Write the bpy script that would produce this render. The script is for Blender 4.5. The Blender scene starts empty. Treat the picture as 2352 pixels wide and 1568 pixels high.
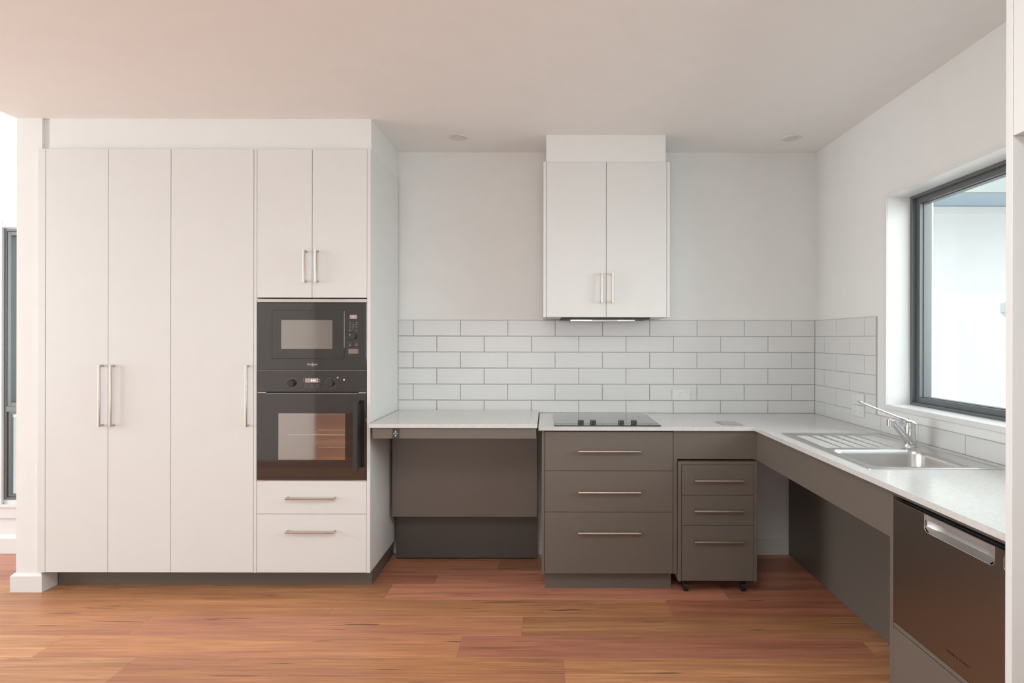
import bpy, bmesh, math, random
from mathutils import Vector, Matrix
random.seed(7)
C = bpy.context.scene.collection
PI = math.pi

# ------------------------------------------------------------------ camera
CAMZ = 1.368
cam_d = bpy.data.cameras.new('camera')
cam = bpy.data.objects.new('camera', cam_d); C.objects.link(cam)
cam.location = (0, 0, CAMZ)
cam.rotation_euler = (PI/2, math.radians(-0.10), 0)
cam_d.sensor_width = 36
cam_d.lens = 36*1333/2352
cam_d.shift_x = -80/2352
cam_d.shift_y = -5/2352
cam_d.clip_start = 0.05
bpy.context.scene.camera = cam

# ------------------------------------------------------------------ world
w = bpy.data.worlds.new('world'); bpy.context.scene.world = w
w.use_nodes = True
nt = w.node_tree
bg = nt.nodes['Background']
bg.inputs['Color'].default_value = (0.86, 0.93, 1.0, 1)
bg.inputs['Strength'].default_value = 2.1

# ------------------------------------------------------------------ sun + assumed window daylight + added fill lights
SUN = Vector((1.0, 1.04, -1.25)).normalized()
sd = bpy.data.lights.new('sun', 'SUN'); sd.energy = 2.6; sd.angle = 0.03; sd.color = (1.0, 0.95, 0.87)
so = bpy.data.objects.new('sun', sd); C.objects.link(so)
so.rotation_euler = SUN.to_track_quat('-Z', 'Y').to_euler(); so.location = (-6, -6, 8)

def area(name, loc, direction, sx, sy, power, col):
    d = bpy.data.lights.new(name, 'AREA'); d.shape = 'RECTANGLE'; d.size = sx; d.size_y = sy
    d.energy = power; d.color = col
    o = bpy.data.objects.new(name, d); C.objects.link(o)
    o.location = loc
    o.rotation_euler = Vector(direction).to_track_quat('-Z', 'Y').to_euler()
    return o
# assumed daylight in unseen living-room windows (left) and in an unseen door added behind the camera
area('assumed_left_daylight', (-6.55, 1.5, 1.6), (1, 0, 0), 3.4, 2.4, 156, (0.91, 0.985, 1.0))
area('added_rear_fill', (-0.4, -4.42, 1.25), (0.1, 1, 1.3), 3.8, 2.2, 92, (0.95, 1.0, 0.985))
# added fill light at the top of an unseen, added ceiling shaft
area('added_ceiling_fill', (-0.35, 0.2, 2.80), (0, 0, -1), 1.26, 1.46, 52, (0.97, 1.0, 0.98))
# unseen fill light added outside the sink window, below the roof overhang
area('added_side_fill', (3.6, 2.0, 2.0), (-1, 0.0, -0.10), 2.4, 1.8, 135, (0.95, 0.985, 1.0))

vs = bpy.context.scene.view_settings
vs.view_transform = 'Standard'; vs.look = 'None'; vs.gamma = 1; vs.exposure = 0.0
vs.use_curve_mapping = False

# ------------------------------------------------------------------ materials
def mat(name, col, rough=0.5, metal=0.0, coat=0.0, spec=0.5, noise=0.0, nscale=8.0, bump=0.0, bscale=200.0, stretch=None, emis=None):
    m = bpy.data.materials.new(name); m.use_nodes = True
    t = m.node_tree; b = t.nodes['Principled BSDF']
    b.inputs['Roughness'].default_value = rough
    b.inputs['Metallic'].default_value = metal
    b.inputs['Coat Weight'].default_value = coat
    b.inputs['Coat Roughness'].default_value = 0.03
    b.inputs['Specular IOR Level'].default_value = spec
    b.inputs['Base Color'].default_value = (*col, 1)
    if emis:
        b.inputs['Emission Color'].default_value = (*emis[0], 1)
        b.inputs['Emission Strength'].default_value = emis[1]
    tc = t.nodes.new('ShaderNodeTexCoord'); mp = t.nodes.new('ShaderNodeMapping')
    if stretch: mp.inputs['Scale'].default_value = stretch
    t.links.new(tc.outputs['Object'], mp.inputs['Vector'])
    n = t.nodes.new('ShaderNodeTexNoise'); n.inputs['Scale'].default_value = nscale
    n.inputs['Detail'].default_value = 4
    t.links.new(mp.outputs['Vector'], n.inputs['Vector'])
    r = t.nodes.new('ShaderNodeMapRange')
    r.inputs['From Min'].default_value = 0.3; r.inputs['From Max'].default_value = 0.7
    r.inputs['To Min'].default_value = 1-max(noise, 0.008); r.inputs['To Max'].default_value = 1+max(noise, 0.008)
    t.links.new(n.outputs['Fac'], r.inputs['Value'])
    v = t.nodes.new('ShaderNodeVectorMath'); v.operation = 'SCALE'
    v.inputs[0].default_value = col
    t.links.new(r.outputs['Result'], v.inputs['Scale'])
    t.links.new(v.outputs['Vector'], b.inputs['Base Color'])
    if bump > 0:
        n2 = t.nodes.new('ShaderNodeTexNoise'); n2.inputs['Scale'].default_value = bscale
        t.links.new(mp.outputs['Vector'], n2.inputs['Vector'])
        bp = t.nodes.new('ShaderNodeBump'); bp.inputs['Strength'].default_value = bump
        bp.inputs['Distance'].default_value = 0.001
        t.links.new(n2.outputs['Fac'], bp.inputs['Height']); t.links.new(bp.outputs['Normal'], b.inputs['Normal'])
    return m

M = {}
M['wall'] = mat('white_wall_paint', (0.80, 0.80, 0.785), 0.7, noise=0.01, bump=0.15, bscale=150)
M['ceil'] = mat('ceiling_paint', (0.89, 0.89, 0.875), 0.8, noise=0.01, bump=0.1, bscale=150)
M['trim'] = mat('white_gloss_trim', (0.76, 0.76, 0.755), 0.35)
M['white'] = mat('white_laminate', (0.73, 0.73, 0.72), 0.38)
M['taupe'] = mat('taupe_laminate', (0.150, 0.128, 0.108), 0.36, noise=0.015)
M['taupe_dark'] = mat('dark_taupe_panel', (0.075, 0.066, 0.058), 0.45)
M['steel'] = mat('brushed_steel', (0.62, 0.61, 0.60), 0.27, metal=1, noise=0.03, nscale=30, stretch=(1, 12, 12))
M['nickel'] = mat('satin_nickel', (0.55, 0.48, 0.42), 0.36, metal=1)
M['chrome'] = mat('chrome', (0.72, 0.72, 0.73), 0.08, metal=1)
M['dw'] = mat('dark_brushed_steel', (0.30, 0.29, 0.265), 0.30, metal=1, noise=0.02, nscale=20, stretch=(1, 1, 20))
M['black'] = mat('matt_black', (0.015, 0.015, 0.015), 0.5)
M['black_gloss'] = mat('black_gloss_glass', (0.022, 0.019, 0.017), 0.04, spec=0.8, coat=0.6)
M['hob'] = mat('cooktop_black_glass', (0.02, 0.02, 0.02), 0.05, spec=0.7, coat=0.5)
M['knob'] = mat('black_knob_plastic', (0.03, 0.03, 0.03), 0.35)
M['mirror_glass'] = mat('reflective_oven_glass', (0.46, 0.44, 0.42), 0.05, metal=1)
M['mirror_glass2'] = mat('reflective_microwave_glass', (0.38, 0.36, 0.34), 0.10, metal=1)
M['lcd'] = mat('display_grey', (0.42, 0.34, 0.33), 0.2)
M['lit'] = mat('lit_digit', (0.9, 0.9, 1.0), 0.4, emis=((0.9, 0.9, 1.0), 1.0))
M['print'] = mat('white_print', (0.62, 0.60, 0.58), 0.5)
M['print_dim'] = mat('dim_print', (0.30, 0.27, 0.25), 0.5)
M['print_dark'] = mat('dark_print', (0.03, 0.02, 0.018), 0.5)
M['alu'] = mat('grey_window_aluminium', (0.15, 0.16, 0.165), 0.4, metal=0.3)
M['plastic'] = mat('white_plastic', (0.75, 0.75, 0.74), 0.35)
M['plastic_g'] = mat('grey_plastic', (0.4, 0.4, 0.4), 0.4)
M['grout'] = mat('grey_grout', (0.46, 0.45, 0.43), 0.8)
M['tile'] = mat('white_gloss_tile', (0.69, 0.69, 0.685), 0.3, noise=0.012)
M['ext'] = mat('white_render', (0.84, 0.82, 0.80), 0.8)
M['ext2'] = mat('pale_blue_gutter', (0.42, 0.53, 0.62), 0.6)
M['ext3'] = mat('grey_green_fascia', (0.38, 0.42, 0.41), 0.6)
M['paving'] = mat('pale_paving', (0.5, 0.49, 0.47), 0.8)
M['roof'] = mat('grey_roof_sheet', (0.35, 0.36, 0.37), 0.6)
M['frost'] = mat('downlight_lens', (0.7, 0.69, 0.66), 0.3)
M['bench_edge'] = mat('stone_edge', (0.62, 0.55, 0.49), 0.4)

def glass_mat():
    m = bpy.data.materials.new('window_glass'); m.use_nodes = True
    t = m.node_tree; t.nodes.clear()
    o = t.nodes.new('ShaderNodeOutputMaterial')
    tr = t.nodes.new('ShaderNodeBsdfTransparent'); tr.inputs['Color'].default_value = (0.95, 0.97, 0.955, 1)
    gl = t.nodes.new('ShaderNodeBsdfGlossy'); gl.inputs['Roughness'].default_value = 0.02
    lw = t.nodes.new('ShaderNodeLayerWeight'); lw.inputs['Blend'].default_value = 0.5
    pw = t.nodes.new('ShaderNodeMath'); pw.operation = 'POWER'; pw.inputs[1].default_value = 5; t.links.new(lw.outputs['Facing'], pw.inputs[0])
    fr = t.nodes.new('ShaderNodeMath'); fr.operation = 'MULTIPLY_ADD'; fr.inputs[1].default_value = 0.95; fr.inputs[2].default_value = 0.03
    t.links.new(pw.outputs[0], fr.inputs[0])
    mx = t.nodes.new('ShaderNodeMixShader')
    t.links.new(fr.outputs[0], mx.inputs['Fac']); t.links.new(tr.outputs[0], mx.inputs[1]); t.links.new(gl.outputs[0], mx.inputs[2])
    t.links.new(mx.outputs[0], o.inputs['Surface'])
    return m
M['glass'] = glass_mat()

def stone_mat():
    m = mat('pale_marbled_stone', (0.67, 0.665, 0.65), 0.16, spec=0.5)
    t = m.node_tree; b = t.nodes['Principled BSDF']
    tc = t.nodes.new('ShaderNodeTexCoord')
    n = t.nodes.new('ShaderNodeTexNoise'); n.inputs['Scale'].default_value = 38; n.inputs['Detail'].default_value = 6; n.inputs['Distortion'].default_value = 0.5
    t.links.new(tc.outputs['Object'], n.inputs['Vector'])
    r = t.nodes.new('ShaderNodeValToRGB')
    e = r.color_ramp.elements
    e[0].position = 0.42; e[0].color = (0.68, 0.68, 0.665, 1)
    e[1].position = 0.56; e[1].color = (0.67, 0.665, 0.65, 1)
    v = e.new(0.485); v.color = (0.625, 0.62, 0.605, 1)
    t.links.new(n.outputs['Fac'], r.inputs['Fac'])
    t.links.new(r.outputs['Color'], b.inputs['Base Color'])
    return m
M['stone'] = stone_mat()

def floor_mat():
    m = bpy.data.materials.new('spotted_gum_boards'); m.use_nodes = True
    t = m.node_tree; b = t.nodes['Principled BSDF']
    N = t.nodes.new; L = t.links.new
    tc = N('ShaderNodeTexCoord')
    at = N('ShaderNodeAttribute'); at.attribute_name = 'tone'
    hu = N('ShaderNodeAttribute'); hu.attribute_name = 'hue'
    off = N('ShaderNodeVectorMath'); off.operation = 'MULTIPLY_ADD'
    cmb = N('ShaderNodeCombineXYZ'); L(hu.outputs['Fac'], cmb.inputs[0]); L(at.outputs['Fac'], cmb.inputs[1]); L(hu.outputs['Fac'], cmb.inputs[2])
    off.inputs[1].default_value = (37, 11, 23)
    L(cmb.outputs[0], off.inputs[0]); L(tc.outputs['Object'], off.inputs[2])
    def noise(scale, st, detail, dist=0.0):
        mp = N('ShaderNodeMapping'); mp.inputs['Scale'].default_value = st
        L(off.outputs[0], mp.inputs['Vector'])
        n = N('ShaderNodeTexNoise'); n.inputs['Scale'].default_value = scale; n.inputs['Detail'].default_value = detail
        n.inputs['Distortion'].default_value = dist
        L(mp.outputs[0], n.inputs['Vector']); return n
    g1 = noise(3.0, (0.35, 6, 1), 5, 0.6)
    g2 = noise(14.0, (0.25, 9, 1), 6, 0.3)
    # plank base colour from hue attribute
    r = N('ShaderNodeValToRGB'); e = r.color_ramp.elements
    e[0].position = 0.0; e[0].color = (0.50, 0.185, 0.105, 1)
    e[1].position = 1.0; e[1].color = (0.58, 0.285, 0.145, 1)
    k = e.new(0.35); k.color = (0.58, 0.235, 0.150, 1)
    k = e.new(0.7); k.color = (0.53, 0.240, 0.112, 1)
    add = N('ShaderNodeMath'); add.operation = 'MULTIPLY_ADD'; add.inputs[1].default_value = 0.9; add.inputs[2].default_value = -0.45
    L(g1.outputs['Fac'], add.inputs[0])
    s = N('ShaderNodeMath'); s.operation = 'ADD'; L(add.outputs[0], s.inputs[0]); L(hu.outputs['Fac'], s.inputs[1])
    L(s.outputs[0], r.inputs['Fac'])
    # brightness
    r1 = N('ShaderNodeMapRange'); r1.inputs['From Min'].default_value = 0.3; r1.inputs['From Max'].default_value = 0.7
    r1.inputs['To Min'].default_value = 0.80; r1.inputs['To Max'].default_value = 1.16; L(g1.outputs['Fac'], r1.inputs['Value'])
    r2 = N('ShaderNodeMapRange'); r2.inputs['From Min'].default_value = 0.3; r2.inputs['From Max'].default_value = 0.7
    r2.inputs['To Min'].default_value = 0.78; r2.inputs['To Max'].default_value = 1.18; L(g2.outputs['Fac'], r2.inputs['Value'])
    r3 = N('ShaderNodeMapRange'); r3.inputs['To Min'].default_value = 0.74; r3.inputs['To Max'].default_value = 1.16; L(at.outputs['Fac'], r3.inputs['Value'])
    m1 = N('ShaderNodeMath'); m1.operation = 'MULTIPLY'; L(r1.outputs[0], m1.inputs[0]); L(r2.outputs[0], m1.inputs[1])
    m2 = N('ShaderNodeMath'); m2.operation = 'MULTIPLY'; L(m1.outputs[0], m2.inputs[0]); L(r3.outputs[0], m2.inputs[1])
    # gum veins: short dark streaks
    gv = noise(5.0, (0.55, 9.0, 1), 2, 0.2)
    rv = N('ShaderNodeMapRange'); rv.inputs['From Min'].default_value = 0.665; rv.inputs['From Max'].default_value = 0.73
    rv.inputs['To Min'].default_value = 1.0; rv.inputs['To Max'].default_value = 0.35; L(gv.outputs['Fac'], rv.inputs['Value'])
    m3 = N('ShaderNodeMath'); m3.operation = 'MULTIPLY'; L(m2.outputs[0], m3.inputs[0]); L(rv.outputs[0], m3.inputs[1])
    sc = N('ShaderNodeVectorMath'); sc.operation = 'SCALE'; L(r.outputs['Color'], sc.inputs[0]); L(m3.outputs[0], sc.inputs['Scale'])
    L(sc.outputs[0], b.inputs['Base Color'])
    b.inputs['Roughness'].default_value = 0.38
    b.inputs['Specular IOR Level'].default_value = 0.4
    bp = N('ShaderNodeBump'); bp.inputs['Strength'].default_value = 0.12; bp.inputs['Distance'].default_value = 0.001
    L(g2.outputs['Fac'], bp.inputs['Height']); L(bp.outputs['Normal'], b.inputs['Normal'])
    return m
M['floor'] = floor_mat()

# ------------------------------------------------------------------ mesh helpers (world coordinates in, stored relative to the root)
def box(bm, x0, x1, y0, y1, z0, z1, bev=0.0, seg=1):
    x0, x1 = sorted((x0, x1)); y0, y1 = sorted((y0, y1)); z0, z1 = sorted((z0, z1))
    vs_ = [bm.verts.new((x, y, z)) for x in (x0, x1) for y in (y0, y1) for z in (z0, z1)]
    idx = [(0, 1, 3, 2), (4, 6, 7, 5), (0, 4, 5, 1), (2, 3, 7, 6), (0, 2, 6, 4), (1, 5, 7, 3)]
    fs = [bm.faces.new([vs_[i] for i in f]) for f in idx]
    if bev > 0:
        es = list({e for f in fs for e in f.edges})
        bmesh.ops.bevel(bm, geom=es, offset=bev, segments=seg, affect='EDGES', clamp_overlap=True)

def BOX(x0, x1, y0, y1, z0, z1, bev=0.0, seg=1):
    bm = bmesh.new(); box(bm, x0, x1, y0, y1, z0, z1, bev, seg); return bm

def cyl(bm, c, axis, r0, r1, h, n=32, bev=0.0):
    """cone frustum from c along axis"""
    a = Vector(axis).normalized()
    mt = Matrix.Translation(Vector(c) + a*h/2) @ a.to_track_quat('Z', 'Y').to_matrix().to_4x4()
    g = bmesh.ops.create_cone(bm, cap_ends=True, segments=n, radius1=r0, radius2=r1, depth=h, matrix=mt)
    if bev:
        vv = set(g['verts'])
        es = [e for e in bm.edges if e.verts[0] in vv and e.verts[1] in vv and any(len(f.verts) > 4 for f in e.link_faces)]
        bmesh.ops.bevel(bm, geom=es, offset=bev, segments=2, affect='EDGES')

def tube(bm, pts, r, n=14, ry=None):
    """mitred tube along a polyline; r may be a list; ry: second radius list for flat bars"""
    P = [Vector(p) for p in pts]
    R = r if isinstance(r, (list, tuple)) else [r]*len(P)
    RY = ry if isinstance(ry, (list, tuple)) else ([ry]*len(P) if ry else R)
    rings = []
    d0 = (P[1]-P[0]).normalized()
    u = d0.orthogonal().normalized()
    # choose a stable side vector
    nrm = None
    for i in range(1, len(P)-1):
        c = (P[i]-P[i-1]).cross(P[i+1]-P[i])
        if c.length > 1e-9: nrm = c.normalized(); break
    if nrm is None: nrm = u
    for i, p in enumerate(P):
        din = (P[i]-P[i-1]).normalized() if i else d0
        dout = (P[i+1]-P[i]).normalized() if i < len(P)-1 else din
        t = (din+dout).normalized()
        side = nrm
        up = t.cross(side).normalized()
        k = 1/max(0.3, t.dot(din))
        ring = [bm.verts.new(p + side*math.cos(2*PI*j/n)*R[i] + up*math.sin(2*PI*j/n)*RY[i]*k) for j in range(n)]
        rings.append(ring)
    for a, b in zip(rings, rings[1:]):
        for j in range(n):
            bm.faces.new((a[j], a[(j+1) % n], b[(j+1) % n], b[j]))
    bm.faces.new(rings[0][::-1]); bm.faces.new(rings[-1])

def rrect(x0, x1, y0, y1, r, n=6):
    pts = []
    for cx, cy, a0 in ((x1-r, y1-r, 0), (x0+r, y1-r, PI/2), (x0+r, y0+r, PI), (x1-r, y0+r, 3*PI/2)):
        for i in range(n+1):
            a = a0 + PI/2*i/n
            pts.append((cx+r*math.cos(a), cy+r*math.sin(a)))
    return pts

def loft(bm, rings, close_last=False, close_first=False):
    R = [[bm.verts.new(p) for p in ring] for ring in rings]
    n = len(R[0])
    for a, b in zip(R, R[1:]):
        for j in range(n):
            bm.faces.new((a[j], a[(j+1) % n], b[(j+1) % n], b[j]))
    if close_last: bm.faces.new(R[-1])
    if close_first: bm.faces.new(R[0][::-1])

def finish(bm, name, m, parent=None, smooth=False, root=None, mats=None, recalc=True):
    if recalc: bmesh.ops.recalc_face_normals(bm, faces=bm.faces)
    off = Vector((0, 0, 0)); p = parent
    while p is not None:
        off += p.location; p = p.parent
    bmesh.ops.translate(bm, vec=-off, verts=bm.verts)
    me = bpy.data.meshes.new(name); bm.to_mesh(me); bm.free()
    for mm in (mats or [m]): me.materials.append(mm)
    if smooth:
        for f in me.polygons: f.use_smooth = True
        try: me.set_sharp_from_angle(angle=math.radians(35))
        except Exception: pass
    o = bpy.data.objects.new(name, me); C.objects.link(o)
    if parent is not None: o.parent = parent
    return o

def tag(o, label=None, cat=None, group=None, kind=None):
    if label: o['label'] = label
    if cat: o['category'] = cat
    if group: o['group'] = group
    if kind: o['kind'] = kind
    return o

def thing(name, label, cat, loc=(0, 0, 0), group=None):
    o = bpy.data.objects.new(name, None); C.objects.link(o); o.location = loc
    o.empty_display_size = 0.1
    return tag(o, label, cat, group)

def struct(name, bm, m, parent=None, mats=None, smooth=False):
    o = finish(bm, name, m, parent, mats=mats, smooth=smooth)
    if parent is None: o['kind'] = 'structure'
    return o

def text(s, name, m, parent, loc, size, rot, align='CENTER', depth=0.0003, sx=1.0, space=1.0):
    cu = bpy.data.curves.new('t', 'FONT'); cu.body = s; cu.size = size; cu.align_x = align; cu.align_y = 'CENTER'
    cu.extrude = depth; cu.space_character = space
    o = bpy.data.objects.new('t', cu); C.objects.link(o)
    bpy.context.view_layer.update()
    me = bpy.data.meshes.new_from_object(o, depsgraph=bpy.context.evaluated_depsgraph_get())
    bpy.data.objects.remove(o)
    me.transform(Matrix.Diagonal((sx, 1, 1, 1)))
    me.transform(rot.to_4x4())
    off = Vector((0, 0, 0)); p = parent
    while p is not None: off += p.location; p = p.parent
    me.transform(Matrix.Translation(Vector(loc)-off))
    me.materials.clear(); me.materials.append(m); me.name = name
    ob = bpy.data.objects.new(name, me); C.objects.link(ob); ob.parent = parent
    return ob
FRONT = Matrix.Rotation(PI/2, 3, 'X')                    # text that faces the camera (-Y)
LEFTF = Matrix.Rotation(-PI/2, 3, 'Z') @ FRONT           # text that faces -X

# key planes ---------------------------------------------------------
YB = 3.708       # back wall plaster
YT = 3.700       # back splashback tile face
XR = 1.718       # right wall plaster
XT = 1.7096      # right tile face
ZC = 2.561       # kitchen ceiling
XE = -2.874      # left edge of the lowered kitchen ceiling
YF = 3.12        # front of the tall cupboards
XL, YREAR, ZH = -6.6, -4.5, 3.5

# ------------------------------------------------------------------ floor boards
def build_floor():
    bm = bmesh.new()
    tone = bm.faces.layers.float.new('tone'); hue = bm.faces.layers.float.new('hue')
    W = 0.187
    rows = {}
    base = 2.491
    spec = {3.426: [-0.290], 3.239: [-0.627], 3.052: [-0.858, 0.963], 2.865: [0.628], 2.678: [-1.94, -0.115],
            2.491: [-2.21, -0.387, 1.434], 2.304: [-1.755, 0.075]}
    tones = {(3.426, 0): (.45, .4), (3.426, 1): (.0, .5), (3.239, 0): (.3, .2), (3.239, 1): (.6, .35),
             (3.052, 0): (.35, .8), (3.052, 1): (.85, .35), (3.052, 2): (.1, .2), (2.865, 0): (.55, .7), (2.865, 1): (.2, .1),
             (2.678, 0): (.6, .6), (2.678, 1): (.7, .55), (2.678, 2): (.3, .75), (2.491, 0): (.9, .9), (2.491, 1): (.75, .6),
             (2.491, 2): (.3, .35), (2.491, 3): (.6, .85), (2.304, 0): (.6, .95), (2.304, 1): (.35, .6), (2.304, 2): (.75, .8)}
    k0 = int((YREAR-base)/W)-1
    k1 = int((3.75-base)/W)+2
    g = 0.0007
    for k in range(k0, k1):
        y0 = base+k*W; y1 = y0+W
        key = next((q for q in spec if abs(q-y0) < 0.02), None)
        js = list(spec[key]) if key else []
        if js:
            xs = [js[0]]
            while xs[0] > XL: xs.insert(0, xs[0]-random.uniform(1.6, 2.2))
            ext = js[1:]; cur = js[-1]
            xs += ext
            while cur < 2.0: cur += random.uniform(1.6, 2.2); xs.append(cur)
        else:
            xs = [XL-random.uniform(0, 1.8)]
            while xs[-1] < 2.0: xs.append(xs[-1]+random.uniform(1.5, 2.3))
        for i in range(len(xs)-1):
            a, b_ = max(xs[i], XL-0.1), min(xs[i+1], 2.0)
            if b_-a < 0.01: continue
            if key:
                idx = sum(1 for q in js if xs[i] >= q-1e-6)
                tn, hh = tones.get((key, idx), (random.random(), random.random()))
            else: tn, hh = random.random(), random.random()
            o = [bm.verts.new(p) for p in ((a, y0, -.0010), (b_, y0, -.0010), (b_, y1, -.0010), (a, y1, -.0010))]
            t = [bm.verts.new(p) for p in ((a+g, y0+g, 0), (b_-g, y0+g, 0), (b_-g, y1-g, 0), (a+g, y1-g, 0))]
            fs = [bm.faces.new(t)] + [bm.faces.new((o[j], o[(j+1) % 4], t[(j+1) % 4], t[j])) for j in range(4)]
            for f in fs: f[tone] = tn; f[hue] = hh
    o = finish(bm, 'floor', M['floor'], recalc=False); o['kind'] = 'structure'
    return o
floor = build_floor()
slab = struct('slab_edge', BOX(XL-0.2, 2.0, YREAR-0.2, 4.0, -0.15, -0.004), M['paving'], floor)

# ------------------------------------------------------------------ walls, ceilings
SX0, SX1, SY0, SY1 = -1.00, 0.30, -0.55, 0.95          # opening added for the fill light, behind the visible ceiling
bm = bmesh.new()
box(bm, XE, SX0, YREAR-0.1, 3.9, ZC, ZC+0.16); box(bm, SX1, 1.95, YREAR-0.1, 3.9, ZC, ZC+0.16)
box(bm, SX0, SX1, YREAR-0.1, SY0, ZC, ZC+0.16); box(bm, SX0, SX1, SY1, 3.9, ZC, ZC+0.16)
ceiling = struct('ceiling', bm, M['ceil'])
bm = bmesh.new()
box(bm, SX0-0.02, SX0, SY0-0.02, SY1+0.02, ZC+0.161, 2.84); box(bm, SX1, SX1+0.02, SY0-0.02, SY1+0.02, ZC+0.161, 2.84)
box(bm, SX0, SX1, SY0-0.02, SY0, ZC+0.161, 2.84); box(bm, SX0, SX1, SY1, SY1+0.02, ZC+0.161, 2.84)
struct('added_light_shaft', bm, M['trim'], ceiling)
struct('ceiling', BOX(XL-0.1, XE, YREAR-0.1, 3.9, ZH, ZH+0.16), M['ceil'])
struct('wall_upstand', BOX(XE, XE+0.1, YREAR-0.1, 3.9, ZC+0.16, ZH+0.16), M['wall'])

# back wall: kitchen part solid, living-room part with window_2
W2 = (-3.464, -2.93, 0.338, 2.067)     # x0,x1,z0,z1
def wall_with_hole_y(bm, x0, x1, y0, y1, z0, z1, hx0, hx1, hz0, hz1):
    box(bm, x0, hx0, y0, y1, z0, z1); box(bm, hx1, x1, y0, y1, z0, z1)
    box(bm, hx0, hx1, y0, y1, z0, hz0); box(bm, hx0, hx1, y0, y1, hz1, z1)
bm = bmesh.new()
wall_with_hole_y(bm, XL-0.1, -2.8, YB, YB+0.16, 0, ZH, W2[0], W2[1], W2[2], W2[3])
box(bm, -2.8, 1.95, YB, YB+0.16, 0, ZC)
wall_back = struct('wall_back', bm, M['wall'])
# right wall with window_1
WY0, WY1, WZ0, WZ1 = 1.38, 2.929, 1.040, 2.091
bm = bmesh.new()
box(bm, XR, 1.95, YREAR, WY0, 0, ZC); box(bm, XR, 1.95, WY1, YB, 0, ZC)
box(bm, XR, 1.95, WY0, WY1, 0, WZ0); box(bm, XR, 1.95, WY0, WY1, WZ1, ZC)
wall_right = struct('wall_right', bm, M['wall'])
# nib wall at the left end of the cupboards
bm = BOX(XE, -2.7374, 3.145, YB, 0, ZC)
struct('wall_nib', bm, M['wall'])
# living-room wall on the left, with a big window opening, unseen and assumed
bm = bmesh.new()
box(bm, XL-0.1, XL, YREAR, -0.2, 0, ZH); box(bm, XL-0.1, XL, 3.2, YB, 0, ZH)
box(bm, XL-0.1, XL, -0.2, 3.2, 0, 0.4); box(bm, XL-0.1, XL, -0.2, 3.2, 2.8, ZH)
struct('wall_left', bm, M['wall'])
# rear wall with an unseen opening added for the rear light
bm = bmesh.new()
box(bm, XL, -2.3, YREAR-0.1, YREAR, 0, ZH); box(bm, 1.5, XR, YREAR-0.1, YREAR, 0, ZC)
box(bm, -2.3, 1.5, YREAR-0.1, YREAR, 2.36, ZC)
struct('wall_rear', bm, M['wall'])
# short partition behind the camera (seen only in the oven glass)
struct('wall_partition', BOX(-4.3, -2.66, -0.42, -0.30, 0, ZC-0.002), M['wall'])

# bulkheads (boxed-in walls above the cupboards)
bm = BOX(-2.700, -0.955, 3.150, YB, 2.3885, ZC); box(bm, -2.7372, -2.700, 3.162, YB, 2.3885, ZC-0.0005)
struct('wall_bulkhead', bm, M['wall'])
struct('wall_bulkhead', BOX(-0.005, 0.692, 3.390, YB, 2.402, ZC), M['wall'])

# skirtings
def skirt(name, pts, th=0.017, z=0.086, zt=0.098):
    """pts: list of (x,y) along the wall face; offset to the room side on the right-hand of travel"""
    bm = bmesh.new()
    P = [Vector((x, y)) for x, y in pts]
    def nrm(a, b):
        d = (b-a).normalized(); return Vector((d.y, -d.x))
    offs = []
    for i in range(len(P)):
        ns = []
        if i > 0: ns.append(nrm(P[i-1], P[i]))
        if i < len(P)-1: ns.append(nrm(P[i], P[i+1]))
        if len(ns) == 2:
            s = ns[0]+ns[1]; offs.append(s/ (1+ns[0].dot(ns[1])))
        else: offs.append(ns[0])
    rings = []
    for p, n in zip(P, offs):
        q = p+n*th; q2 = p+n*0.006
        rings.append([bm.verts.new(v) for v in ((p.x, p.y, 0), (q.x, q.y, 0), (q.x, q.y, z), (q2.x, q2.y, zt), (p.x, p.y, zt))])
    for a, b in zip(rings, rings[1:]):
        for j in range(5):
            bm.faces.new((a[j], a[(j+1) % 5], b[(j+1) % 5], b[j]))
    bm.faces.new(rings[0]); bm.faces.new(rings[-1][::-1])
    return struct(name, bm, M['trim'])
skirt('baseboard_nib', [(XE, 3.68), (XE, 3.145), (-2.7374, 3.145), (-2.7374, 3.231)])
skirt('baseboard_left', [(XL, YB), (XE-0.018, YB)], z=0.094, zt=0.114)
skirt('baseboard_back', [(-0.94, YB), (-0.03, YB)], z=0.092, zt=0.1)
skirt('baseboard_back', [(0.71, YB), (1.54, YB)], z=0.092, zt=0.1)

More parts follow.
